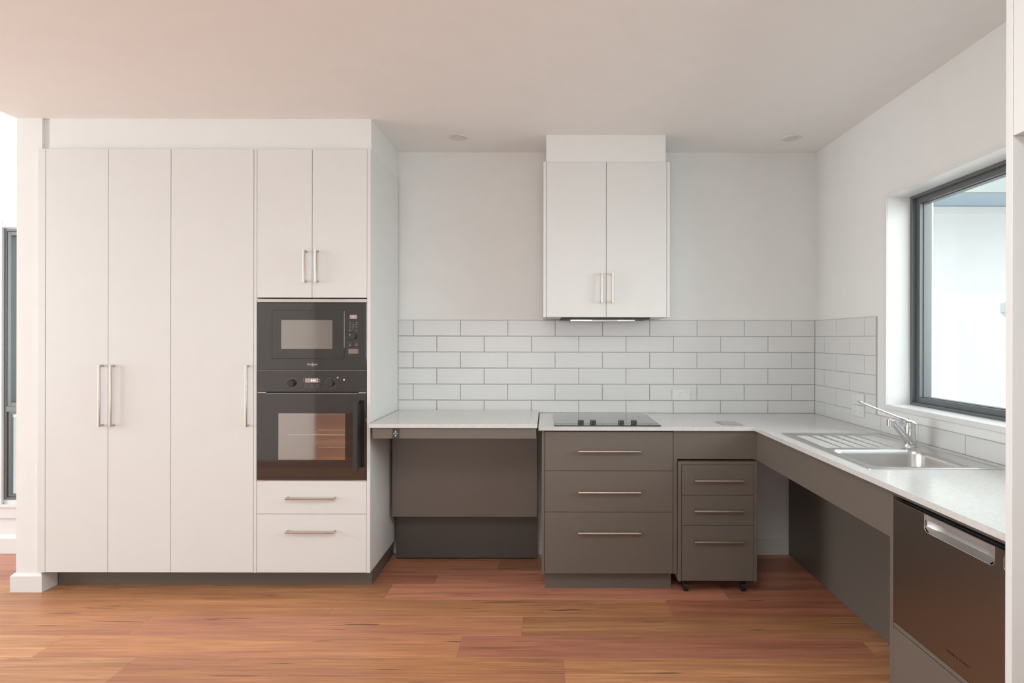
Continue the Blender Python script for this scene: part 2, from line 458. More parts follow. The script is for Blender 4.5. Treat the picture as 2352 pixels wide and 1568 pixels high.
# ------------------------------------------------------------------ splashback tiles
def tiles():
    # back wall
    zs = [0.899, 0.980, 1.082, 1.184, 1.286, 1.388, 1.490]
    g = 0.00125
    bm = bmesh.new()
    x0, x1 = -0.9485, XT
    box(bm, x0, x1, YT+0.0012, YB, 0.88, 1.4905)
    for f in bm.faces: f.material_index = 1
    n0 = len(bm.faces)
    for r in range(6):
        za, zb = zs[r]+g, zs[r+1]-g
        ph = -0.8516 if r % 2 == 1 else -0.8516+0.15075
        xs = [x0]; x = ph
        while x < x0+0.01: x += 0.3015
        while x < x1-0.01: xs.append(x); x += 0.3015
        xs.append(x1)
        for a, b in zip(xs, xs[1:]):
            tb = bmesh.new(); box(tb, a+g, b-g, YT, YB-0.001, za, zb, 0.0012, 2)
            me = bpy.data.meshes.new('x'); tb.to_mesh(me); tb.free(); bm.from_mesh(me); bpy.data.meshes.remove(me)
    finish(bm, 'tiled_splashback', None, wall_back, mats=[M['tile'], M['grout']])
    bm = bmesh.new()
    box(bm, XT+0.0012, XR, 3.015, YT, 0.88, 1.4905); box(bm, XT+0.0012, XR, 1.295, 3.015, 0.88, 0.9805)
    for f in bm.faces: f.material_index = 1
    for r in range(6):
        za, zb = zs[r]+g, zs[r+1]-g
        end = 1.295 if r == 0 else 3.015
        ph = 3.425 if r % 2 == 1 else 3.2745
        y = ph+0.3015*2; ys = [YT]
        while y > end+0.01:
            if y < YT-0.01: ys.append(y)
            y -= 0.3015
        ys.append(end)
        for a, b in zip(ys, ys[1:]):
            tb = bmesh.new(); box(tb, XT, XR-0.001, b+g, a-g, za, zb, 0.0012, 2)
            me = bpy.data.meshes.new('x'); tb.to_mesh(me); tb.free(); bm.from_mesh(me); bpy.data.meshes.remove(me)
    finish(bm, 'tiled_splashback', None, wall_right, mats=[M['tile'], M['grout']])
tiles()

# ------------------------------------------------------------------ window_1 (right wall, over the sink)
def window_right():
    root = thing('window_1', None, None, (1.86, (WY0+WY1)/2, WZ0)); root['kind'] = 'structure'
    # bead around the opening and white reveal lining
    bm = bmesh.new(); t = 0.02; xb = XR+0.1140
    box(bm, XR-0.008, XR-0.0005, WY0-t, WY0+0.003, WZ0-t, WZ1+t, 0.001); box(bm, XR-0.008, XR-0.0005, WY1-0.003, WY1+t, WZ0-t, WZ1+t, 0.001)
    box(bm, XR-0.008, XR-0.0005, WY0+0.003, WY1-0.003, WZ1-0.003, WZ1+t, 0.001); box(bm, XR-0.008, XR-0.0005, WY0+0.003, WY1-0.003, WZ0-t, WZ0+0.003, 0.001)
    box(bm, XR-0.0005, xb, WY0+0.0005, WY0+0.003, WZ0+0.0005, WZ1-0.0005); box(bm, XR-0.0005, xb, WY1-0.003, WY1-0.0005, WZ0+0.0005, WZ1-0.0005)
    box(bm, XR-0.0005, xb, WY0+0.003, WY1-0.003, WZ1-0.003, WZ1-0.0005); box(bm, XR-0.0005, xb, WY0+0.003, WY1-0.003, WZ0+0.0005, WZ0+0.003)
    finish(bm, 'reveal', M['trim'], root)
    xf = 1.8326
    bm = bmesh.new()
    def ring(x0, x1, i, w_):
        y0, y1, z0, z1 = WY0+i, WY1-i, WZ0+i, WZ1-i
        box(bm, x0, x1, y0, y0+w_, z0, z1, 0.001); box(bm, x0, x1, y1-w_, y1, z0, z1, 0.001)
        box(bm, x0, x1, y0+w_, y1-w_, z0, z0+w_, 0.001); box(bm, x0, x1, y0+w_, y1-w_, z1-w_, z1, 0.001)
    ring(xf, 1.925, 0, 0.016)
    finish(bm, 'window_frame', M['alu'], root)
    bm = bmesh.new()
    ring(xf+0.022, 1.915, 0.016, 0.026)
    ring(xf+0.040, 1.905, 0.040, 0.006)
    finish(bm, 'sash', M['alu'], root)
    i = 0.042
    finish(BOX(xf+0.055, xf+0.059, WY0+i, WY1-i, WZ0+i, WZ1-i), 'glass_pane', M['glass'], root)
window_right()

def window_left():
    x0, x1, z0, z1 = W2
    root = thing('window_2', None, None, ((x0+x1)/2, YB, z0)); root['kind'] = 'structure'
    y = YB-0.004
    bm = bmesh.new()
    def ring(x0, x1, z0, z1, ya, yb, w_):
        box(bm, x0, x0+w_, ya, yb, z0, z1, 0.001); box(bm, x1-w_, x1, ya, yb, z0, z1, 0.001)
        box(bm, x0+w_, x1-w_, ya, yb, z0, z0+w_, 0.001); box(bm, x0+w_, x1-w_, ya, yb, z1-w_, z1, 0.001)
    ring(x0, x1, z0, z1, y, y+0.05, 0.016)
    box(bm, x0+0.016, x1-0.016, y-0.003, y+0.045, 0.900, 0.935, 0.001)
    finish(bm, 'window_frame', M['alu'], root)
    bm = bmesh.new()
    ring(x0+0.018, x1-0.018, 0.935, z1-0.018, y+0.003, y+0.045, 0.024)
    o = finish(bm, 'sash', M['alu'], root)
    finish(BOX(x0+0.042, x1-0.042, y+0.036, y+0.040, 0.959, z1-0.042), 'glass_pane', M['glass'], root)
    bm = bmesh.new(); ring(x0+0.018, x1-0.018, z0+0.018, 0.900, y+0.008, y+0.022, 0.018)
    finish(bm, 'sash', M['alu'], root)
    finish(BOX(x0+0.036, x1-0.036, y+0.013, y+0.017, z0+0.036, 0.882), 'glass_pane', M['glass'], root)
    # architrave and sill
    bm = bmesh.new(); aw = 0.066
    box(bm, x0-aw, x0-0.002, YB-0.018, YB, z0-0.025, z1+0.05, 0.002)
    box(bm, x0-0.002, x1+0.02, YB-0.018, YB, z1+0.026-0.02, z1+0.05, 0.002)
    box(bm, x0-aw, XE-0.002, YB-0.018, YB, z0-0.115, z0-0.045, 0.002)
    box(bm, x0-aw-0.02, XE-0.002, YB-0.03, YB+0.01, z0-0.045, z0-0.025, 0.003)
    finish(bm, 'architrave', M['trim'], root)
window_left()

# ------------------------------------------------------------------ handles
def bar_handle(parent, a, b, plane, out=0.027, r=0.006, axis='y', m=None):
    """a, b: ends of the grip centre line (x,z) or for axis x (y,z); plane: door face"""
    bm = bmesh.new()
    (x0, z0), (x1, z1) = a, b
    tube(bm, [(x0, plane, z0), (x0, plane-out, z0), (x1, plane-out, z1), (x1, plane, z1)], r)
    o = finish(bm, 'handle', m or M['nickel'], parent, smooth=True)
    return o

def copy_tree(o, dx=(0, 0, 0), parent=None):
    c = o.copy(); C.objects.link(c); c.parent = parent
    c.location = o.location + Vector(dx)
    for ch in list(o.children): copy_tree(ch, (0, 0, 0), c)
    return c

ZT, ZBt = 2.3885, 0.111      # tall cupboard top / bottom
# ------------------------------------------------------------------ tall cupboards
def door(root, x0, x1, z0, z1, plane, m, th=0.018, name='door'):
    return finish(BOX(x0+0.0012, x1-0.0012, plane, plane+th, z0+0.0012, z1-0.0012, 0.0008), name, m, root)

pc = thing('pantry_cupboard', 'tall white double-door cupboard at the left end, handles meeting at its middle', 'cupboard', (-2.36, 3.4, 0))
finish(BOX(-2.7370, -2.697, YF, YF+0.018, ZBt, ZT, 0.0006), 'filler_panel', M['white'], pc)
finish(BOX(-2.722, -2.023, YF+0.021, 3.69, ZBt, ZT-0.002), 'carcass', M['white'], pc)
d = door(pc, -2.696, -2.359, ZBt, ZT, YF, M['white']); bar_handle(d, (-2.386, 1.222), (-2.386, 0.903), YF)
d = door(pc, -2.359, -2.022, ZBt, ZT, YF, M['white']); bar_handle(d, (-2.326, 1.222), (-2.326, 0.903), YF)

pc = thing('pantry_cupboard', 'tall white single-door cupboard with one long handle, left of the ovens', 'cupboard', (-1.80, 3.4, 0))
finish(BOX(-2.0225, -1.576, YF+0.021, 3.69, ZBt, ZT-0.002), 'carcass', M['white'], pc)
d = door(pc, -2.022, -1.5765, ZBt, ZT, YF, M['white']); bar_handle(d, (-1.603, 1.222), (-1.603, 0.903), YF)

ot = thing('oven_tower_cabinet', 'white tower cabinet holding the microwave and oven, doors above and drawers below', 'cabinet', (-1.26, 3.4, 0))
finish(BOX(-1.5752, -1.5600, YF, 3.69, ZBt, ZT, 0.0006), 'side_panel', M['white'], ot)
finish(BOX(-0.9660, -0.9480, YF-0.002, 3.698, ZBt, ZT+0.001, 0.0006), 'side_panel', M['white'], ot)
bm = bmesh.new()
box(bm, -1.5598, -0.9665, YF+0.021, 3.69, 1.590, ZT-0.002)
box(bm, -1.5598, -0.9665, YF+0.021, 3.69, ZBt, 0.600)
box(bm, -1.5598, -0.9665, 3.67, 3.69, 0.600, 1.590)
finish(bm, 'carcass', M['white'], ot)
d = door(ot, -1.5592, -1.2627, 1.5885, ZT, YF, M['white']); bar_handle(d, (-1.296, 1.837), (-1.296, 1.676), YF)
d = door(ot, -1.2627, -0.9667, 1.5885, ZT, YF, M['white']); bar_handle(d, (-1.233, 1.837), (-1.233, 1.676), YF)
d = door(ot, -1.5592, -0.9667, 0.4265, 0.6055, YF, M['white'], name='drawer'); bar_handle(d, (-1.389, 0.515), (-1.137, 0.515), YF)
d = door(ot, -1.5592, -0.9667, ZBt, 0.4265, YF, M['white'], name='drawer'); bar_handle(d, (-1.389, 0.336), (-1.137, 0.336), YF)

tag(finish(BOX(-2.7185, -0.9726, 3.233, 3.69, 0, 0.1105), 'kickboard', M['taupe']),
    'long dark taupe kickboard beneath the white tall cupboards', 'kickboard')

# ------------------------------------------------------------------ microwave
def PX(px, Y): return (px-1256)*Y/1333
def PZ(py, Y): return CAMZ-(py-779)*Y/1333

def microwave():
    Y = YF-0.002
    r = thing('microwave', 'built-in black glass microwave above the oven in the white tower', 'microwave', (-1.262, 3.3, 1.199))
    finish(BOX(-1.548, -0.975, YF+0.02, 3.55, 1.201, 1.582), 'body', M['black'], r)
    finish(BOX(-1.5553, -0.969, Y-0.002, YF+0.02, 1.5645, 1.583, 0.001), 'top_trim', M['steel'], r)
    finish(BOX(-1.5553, -0.969, Y, YF+0.02, 1.1995, 1.562, 0.0015), 'front_panel', M['black_gloss'], r)
    # door with rounded outline, slightly proud; dark groove around it
    def rr_plate(x0, x1, z0, z1, y0, y1, rad, name, m, par, n=6):
        bm = bmesh.new(); pts = rrect(x0, x1, z0, z1, rad, n)
        loft(bm, [[(a, y1, b) for a, b in pts], [(a, y0, b) for a, b in pts]], True, True)
        return finish(bm, name, m, par)
    x0, x1, z0, z1 = PX(624.5, Y), PX(791.4, Y), PZ(824.9, Y), PZ(712.9, Y)
    rr_plate(x0, x1, z0, z1, Y-0.0004, Y+0.001, 0.006, 'door_groove', M['black'], r)
    d = rr_plate(x0+0.0032, x1-0.0012, z0+0.003, z1-0.003, Y-0.003, Y+0.001, 0.005, 'door', M['black_gloss'], r)
    finish(BOX(PX(646.6, Y), PX(763.9, Y), Y-0.0036, Y-0.002, PZ(801.9, Y), PZ(735.9, Y)), 'window', M['mirror_glass2'], d)
    finish(BOX(x1-0.0012, x1, Y-0.003, Y+0.001, z0+0.06, z1-0.004), 'door_edge', M['steel'], d)
    ds = finish(BOX(PX(803.4, Y), PX(819.9, Y), Y-0.001, Y+0.001, PZ(732.6, Y), PZ(723.7, Y)), 'display', M['lcd'], r)
    text(':', 'digits', M['lit'], ds, (PX(811.5, Y), Y-0.0014, PZ(728.2, Y)), 0.016, FRONT, space=0.8)
    # printed symbols
    bm = bmesh.new()
    def ringsym(cx, cz, R, kind):
        for j in range(10):
            a = 2*PI*j/10; a2 = 2*PI*(j+1)/10
            if kind == 1: continue
            p = [(cx+math.cos(t_)*q, Y-0.0006, cz+math.sin(t_)*q) for t_, q in ((a, R), (a2, R), (a2, R*0.72), (a, R*0.72))]
            bm.faces.new([bm.verts.new(v) for v in p])
        if kind: 
            s_ = R*0.45
            bm.faces.new([bm.verts.new(v) for v in ((cx-s_, Y-0.0006, cz-s_), (cx+s_, Y-0.0006, cz-s_), (cx+s_, Y-0.0006, cz+s_), (cx-s_, Y-0.0006, cz+s_))])
    for i, py in enumerate((741.7, 749.4, 757.2)):
        for j, px in enumerate((803.9, 811.4, 818.8)):
            ringsym(PX(px, Y), PZ(py, Y), 0.0036 if i < 2 else 0.0028, (i+j) % 3)
    for py in (745.6, 753.5):
        box(bm, PX(800.3, Y), PX(823, Y), Y-0.0006, Y-0.0003, PZ(py, Y), PZ(py, Y)+0.0007)
    finish(bm, 'program_symbols', M['print_dim'], r)
    for px in (803.9, 818.8):
        bm = bmesh.new()
        box(bm, PX(px-3, Y), PX(px+3, Y), Y-0.0006, Y-0.0003, PZ(760.6, Y), PZ(759.8, Y))
        box(bm, PX(px-2.2, Y), PX(px+2.6, Y), Y-0.0006, Y-0.0003, PZ(794, Y), PZ(792.8, Y))
        for q in (-0.006, 0.0053):
            box(bm, PX(px, Y)+q, PX(px, Y)+q+0.0007, Y-0.0006, Y-0.0003, PZ(791.5, Y), PZ(786.8, Y))
        box(bm, PX(px, Y)-0.006, PX(px, Y)+0.006, Y-0.0006, Y-0.0003, PZ(787.2, Y), PZ(786.8, Y))
        box(bm, PX(px, Y)-0.006, PX(px, Y)+0.006, Y-0.0006, Y-0.0003, PZ(791.5, Y), PZ(791.1, Y))
        finish(bm, 'button_symbol', M['print_dim'], r)
    bm = bmesh.new(); cyl(bm, (PX(811.6, Y), Y, PZ(773, Y)), (0, -1, 0), 0.0172, 0.0162, 0.022, 32, 0.001)
    kn = finish(bm, 'knob', M['knob'], r, smooth=True)
    finish(BOX(PX(806, Y), PX(807.4, Y), Y-0.0226, Y-0.0216, PZ(771, Y), PZ(768, Y)), 'pointer', M['print'], kn)
    rr_plate(PX(800.3, Y), PX(822.9, Y), PZ(812.7, Y), PZ(801.7, Y), Y-0.002, Y+0.001, 0.002, 'door_button', mat('bronze_button', (0.22, 0.17, 0.145), 0.35), r, 3)
    text('Whirlpool', 'brand_lettering', M['print'], r, (PX(717, Y), Y-0.0006, PZ(837.6, Y)), 0.0145, FRONT, sx=0.9)
    # swoosh ring of the logo
    bm = bmesh.new()
    ring = []
    for j in range(20):
        a = math.radians(-150+j*14)
        ring.append((PX(717.5, Y)+0.0062*math.cos(a)*1.0, Y-0.0008, PZ(838, Y)+0.0085*math.sin(a)))
    for a, b in zip(ring, ring[1:]):
        c = Vector(((a[0]+b[0])/2-PX(717.5, Y), 0, (a[2]+b[2])/2-PZ(838, Y)))*0.14
        bm.faces.new([bm.verts.new(v) for v in (a, b, (b[0]+c.x, b[1], b[2]+c.z), (a[0]+c.x, a[1], a[2]+c.z))])
    finish(bm, 'brand_swoosh', M['print'], r)
microwave()

def oven():
    Y = YF-0.002
    r = thing('wall_oven', 'built-in black oven with side-hung door below the microwave', 'oven', (-1.262, 3.3, 0.606))
    bm = BOX(-1.548, -0.975, YF+0.02, 3.6, 0.607, 1.197)
    finish(bm, 'body', M['black'], r)
    finish(BOX(-1.5553, -0.969, Y, YF+0.02, 1.083, 1.197, 0.0012), 'control_panel', M['black_gloss'], r)
    cp = r.children[-1]
    # chrome strip above panel
    finish(BOX(-1.5553, -0.969, Y-0.001, Y+0.008, 1.1972, 1.1986), 'top_trim', M['steel'], r)
    for px, pxb in ((667.9, 0), (756.9, 1)):
        cx, cz = PX(px+2.6, Y), PZ(880.6, Y)
        bm = bmesh.new(); cyl(bm, (cx, Y, cz), (0, -1, 0), 0.0195, 0.0180, 0.024, 40, 0.001)
        k = finish(bm, 'knob', M['knob'], cp, smooth=True)
        bm = bmesh.new()
        for j in range(14 if pxb == 0 else 13):
            a = 2*PI*(j/13.0)+0.3
            R = 0.0285
            x_, z_ = cx+0.000+R*math.cos(a), cz+R*math.sin(a)
            s_ = 0.0022 if j % 2 else 0.0016
            box(bm, x_-s_, x_+s_, Y-0.0007, Y-0.0003, z_-s_*0.7, z_+s_*0.7)
        finish(bm, 'dial_marks', M['print_dim'], cp)
    ds = finish(BOX(PX(701.1, Y), PX(731.5, Y), Y-0.001, Y+0.001, PZ(879.2, Y), PZ(869.3, Y)), 'display', M['lcd'], cp)
    text('444', 'digits', M['lit'], ds, (PX(719.5, Y), Y-0.0014, PZ(874.6, Y)), 0.0165, FRONT, sx=1.0, space=1.05)
    for px in (703.9, 716.4, 729.0):
        bm = bmesh.new()
        cx, cz, s_ = PX(px, Y), PZ(887.5, Y), 0.0082
        for q in ((-s_, s_, -s_, -s_+0.0008), (-s_, s_, s_-0.0008, s_), (-s_, -s_+0.0008, -s_, s_), (s_-0.0008, s_, -s_, s_)):
            box(bm, cx+q[0], cx+q[1], Y-0.0007, Y-0.0003, cz+q[2], cz+q[3])
        box(bm, cx-0.003, cx+0.003, Y-0.0007, Y-0.0003, cz-0.0006, cz+0.0006)
        if px > 720: box(bm, PX(729, Y)-0.0006, PX(729, Y)+0.0006, Y-0.0007, Y-0.0003, PZ(887.5, Y)-0.003, PZ(887.5, Y)+0.003)
        finish(bm, 'touch_button', M['print_dim'], cp)
    bm = bmesh.new()
    for px in (698, 734.5):
        for py in (872, 877): box(bm, PX(px-1, Y), PX(px+1, Y), Y-0.0007, Y-0.0003, PZ(py+1.2, Y), PZ(py-1.2, Y))
    box(bm, PX(773.5, Y), PX(778, Y), Y-0.0007, Y-0.0003, PZ(870, Y), PZ(866, Y))
    finish(bm, 'display_symbols', M['print_dim'], cp)
    bm = bmesh.new(); cyl(bm, (PX(790.4, Y), Y, PZ(872.8, Y)), (0, -1, 0), 0.005, 0.005, 0.0008, 20)
    finish(bm, 'badge', M['print'], cp)
    # vent slot
    finish(BOX(-1.5553, -0.969, Y+0.010, YF+0.02, 1.073, 1.083), 'vent_slot', M['black'], r)
    finish(BOX(-1.553, -1.508, Y, Y+0.01, 1.0765, 1.0812), 'vent_clip', M['steel'], r)
    finish(BOX(-1.010, -0.971, Y, Y+0.01, 1.0765, 1.0812), 'vent_clip', M['steel'], r)
    # door
    z0, z1 = 0.6115, 1.0735
    dr = finish(BOX(-1.5553, -0.969, Y-0.002, YF+0.02, z0, z1, 0.0012), 'door', M['black_gloss'], r)
    finish(BOX(-1.505, -1.012, Y-0.003, Y+0.001, z1-0.0005, z1+0.0018), 'door_trim', M['steel'], dr)
    bm = bmesh.new(); box(bm, -1.553, -1.508, Y-0.001, Y+0.01, 0.6055, 0.6105); box(bm, -1.010, -0.971, Y-0.001, Y+0.01, 0.6055, 0.6105)
    box(bm, -1.508, -1.010, Y+0.002, Y+0.01, 0.6062, 0.6088)
    finish(bm, 'bottom_trim', M['steel'], r)
    finish(BOX(PX(640.4, Y), PX(793.5, Y), Y-0.0028, Y-0.001, PZ(1056.5, Y), PZ(949.7, Y)), 'window', M['mirror_glass'], dr)
    # rack seen in the glass
    wn = dr.children[-1]
    bm = bmesh.new()
    box(bm, PX(662, Y), PX(793.5, Y), Y-0.0034, Y-0.003, PZ(999.4, Y), PZ(998.4, Y))
    for i in range(16):
        x_ = PX(735+i*3.8, Y); box(bm, x_-0.002, x_+0.002, Y-0.0033, Y-0.003, PZ(1027.7, Y), PZ(1027.0, Y))
        box(bm, x_-0.002, x_+0.002, Y-0.0033, Y-0.003, PZ(988.2, Y), PZ(987.5, Y))
    finish(bm, 'rack', M['print'], wn)
    bm = bmesh.new()
    box(bm, -1.0224, -0.9965, 3.056, 3.072, PZ(1083.5, 3.06), PZ(924.8, 3.06), 0.002, 2)
    box(bm, -1.0185, -0.9965, 3.072, Y-0.002, PZ(1078, 3.06), PZ(1060, 3.06), 0.001)
    box(bm, -1.0185, -0.9965, 3.072, Y-0.002, PZ(948, 3.06), PZ(930, 3.06), 0.001)
    box(bm, -1.0110, -0.9975, 3.070, Y-0.002, PZ(1078, 3.06), PZ(930, 3.06), 0.001)
    finish(bm, 'handle', M['knob'], dr)
oven()

# ------------------------------------------------------------------ height-adjustable bench
def bench():
    r = thing('adjustable_bench', 'height-adjustable bench with stone top and taupe panels, between white tower and drawers', 'bench', (-0.49, 3.4, 0))
    finish(BOX(-0.938, -0.050, 3.060, 3.698, 0.899, 0.919, 0.001), 'worktop', M['stone'], r)
    ap = finish(BOX(-0.9227, -0.0554, 3.075, 3.093, 0.841, 0.8985, 0.001), 'apron', M['taupe'], r)
    bm = bmesh.new(); box(bm, -0.90, -0.07, 3.10, 3.69, 0.868, 0.8985); box(bm, -0.9227, -0.9047, 3.094, 3.69, 0.845, 0.8985); box(bm, -0.0734, -0.0554, 3.094, 3.69, 0.845, 0.8985)
    finish(bm, 'lift_frame', M['black'], r)
    sw = finish(BOX(-0.8165, -0.7815, 3.068, 3.076, 0.843, 0.893, 0.0012), 'lift_switch', mat('charcoal_plastic', (0.035, 0.035, 0.037), 0.4), r)
    cx = -0.7985
    for s_, zc in ((1, 0.8795), (-1, 0.8565)):
        bm = bmesh.new()
        v = [bm.verts.new(p) for p in ((cx-0.0052, 3.0674, zc-0.0045*s_), (cx+0.0052, 3.0674, zc-0.0045*s_), (cx, 3.0674, zc+0.0050*s_))]
        f = bm.faces.new(v); e = bmesh.ops.extrude_face_region(bm, geom=[f])
        bmesh.ops.translate(bm, vec=(0, 0.0008, 0), verts=[q for q in e['geom'] if isinstance(q, bmesh.types.BMVert)])
        finish(bm, 'arrow_button', M['print'], sw)
    text('ROPOX', 'brand_lettering', M['print'], sw, (cx, 3.0674, 0.868), 0.0082, FRONT, sx=0.85)
    finish(BOX(-0.929, -0.0576, 3.49, 3.508, 0.300, 0.868, 0.001), 'upper_panel', M['taupe'], r)
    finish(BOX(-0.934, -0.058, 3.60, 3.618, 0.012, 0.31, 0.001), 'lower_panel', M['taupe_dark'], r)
    finish(BOX(-0.90, -0.84, 3.63, 3.69, 0.0, 0.8675), 'lift_column', M['black'], r)
    finish(BOX(-0.15, -0.09, 3.63, 3.69, 0.0, 0.8675), 'lift_column', M['black'], r)
bench()

# ------------------------------------------------------------------ stone worktop
bm = bmesh.new(); zt, zb = 0.899, 0.8795
box(bm, -0.044, 1.7090, 3.110, 3.6990, zb, zt)
hx0, hx1, hy0, hy1 = 1.197, 1.597, 2.135, 2.495
box(bm, 1.113, hx0, 1.2915, 3.110, zb, zt); box(bm, hx1, 1.7090, 1.2915, 3.110, zb, zt)
box(bm, hx0, hx1, 1.2915, hy0, zb, zt); box(bm, hx0, hx1, hy1, 3.110, zb, zt)
tag(finish(bm, 'worktop', M['stone']), 'L-shaped pale stone worktop running under the cooktop and around the sink', 'worktop')

# ------------------------------------------------------------------ base drawers under the cooktop
YD = 3.13
dc = thing('drawer_cabinet', 'wide taupe three-drawer base cabinet under the cooktop', 'cabinet', (0.336, 3.4, 0))
finish(BOX(-0.0258, -0.0118, YD, 3.68, 0.105, 0.8785, 0.0006), 'side_panel', M['taupe'], dc)
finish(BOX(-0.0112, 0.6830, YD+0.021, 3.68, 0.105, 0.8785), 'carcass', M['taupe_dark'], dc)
finish(BOX(-0.0096, 0.685, 3.194, 3.68, 0, 0.1045), 'kickboard', M['taupe'], dc)
for za, zb_, hz in ((0.6590, 0.8710, 0.768), (0.4370, 0.6590, 0.548), (0.1050, 0.4370, 0.331)):
    d = door(dc, -0.0106, 0.6825, za, zb_, YD, M['taupe'], name='drawer')
    bar_handle(d, (0.175, hz), (0.499, hz), YD, m=M['nickel'])

# corner surround: fascia + stile over the pedestal bay
cs = thing('corner_surround', 'taupe fascia and stile framing the pedestal bay beside the cooktop drawers', 'panel', (0.9, 3.14, 0.1))
finish(BOX(0.6840, 1.132, YD, YD+0.018, 0.7245, 0.8785, 0.0006), 'fascia', M['taupe'], cs)
finish(BOX(0.6840, 0.7045, YD, 3.68, 0.105, 0.7242, 0.0006), 'stile', M['taupe'], cs)

# ------------------------------------------------------------------ mobile pedestal
def pedestal():
    Y = 3.113
    r = thing('drawer_pedestal', 'narrow taupe three-drawer pedestal on castors under the worktop corner', 'drawer pedestal', (0.918, 3.36, 0))
    x0, x1, z0, z1 = 0.7075, 1.1295, 0.0715, 0.7135
    bm = bmesh.new()
    box(bm, x0, x0+0.016, Y, 3.58, z0, z1, 0.0006); box(bm, x1-0.016, x1, Y, 3.58, z0, z1, 0.0006)
    box(bm, x0+0.016, x1-0.016, Y, 3.58, z1-0.016, z1, 0.0006); box(bm, x0+0.016, x1-0.016, Y+0.03, 3.58, z0, z0+0.016)
    box(bm, x0+0.016, x1-0.016, 3.56, 3.58, z0, z1-0.016)
    finish(bm, 'carcass', M['taupe'], r)
    for za, zb_, hz in ((0.5335, 0.6970, 0.615), (0.3705, 0.5335, 0.454), (0.0725, 0.3705, 0.290)):
        d = door(r, x0+0.017, x1-0.017, za, zb_, Y+0.001, M['taupe'], name='drawer')
        bar_handle(d, (0.793, hz), (1.045, hz), Y, m=M['nickel'])
    for cx in (x0+0.05, x1-0.06):
        for cy in (Y+0.05, 3.53):
            bm = bmesh.new(); cyl(bm, (cx-0.011, cy, 0.025), (1, 0, 0), 0.025, 0.025, 0.022, 24, 0.002)
            box(bm, cx-0.014, cx+0.014, cy-0.008, cy+0.02, 0.04, z0-0.0005)
            finish(bm, 'castor', M['black'], r, smooth=False)
pedestal()

# sink apron, knee panel
tag(finish(BOX(1.132, 1.150, 1.9130, 3.1295, 0.7195, 0.8790, 0.0006), 'apron_panel', M['taupe']),
    'long taupe apron panel below the sink worktop, open knee space beneath', 'panel')
tag(finish(BOX(1.540, 1.556, 1.9135, 3.690, 0.001, 0.700, 0.0006), 'knee_panel', M['taupe']),
    'taupe panel at the back of the open knee space under the sink', 'panel')

# ------------------------------------------------------------------ dishwasher housing + dishwasher
dh = thing('dishwasher_housing', 'taupe side panel and lower drawer front around the dishwasher, at right', 'cabinet', (1.4, 1.6, 0))
finish(BOX(1.132, 1.70, 1.8958, 1.9128, 0.001, 0.8785, 0.0006), 'side_panel', M['taupe'], dh)
finish(BOX(1.134, 1.150, 1.2930, 1.8952, 0.4345, 0.4490, 0.0004), 'rail', M['taupe'], dh)
finish(BOX(1.132, 1.150, 1.2930, 1.8950, 0.11, 0.4325, 0.0008), 'drawer', M['taupe'], dh)
finish(BOX(1.20, 1.218, 1.2930, 1.8950, 0.001, 0.109), 'kickboard', M['taupe'], dh)

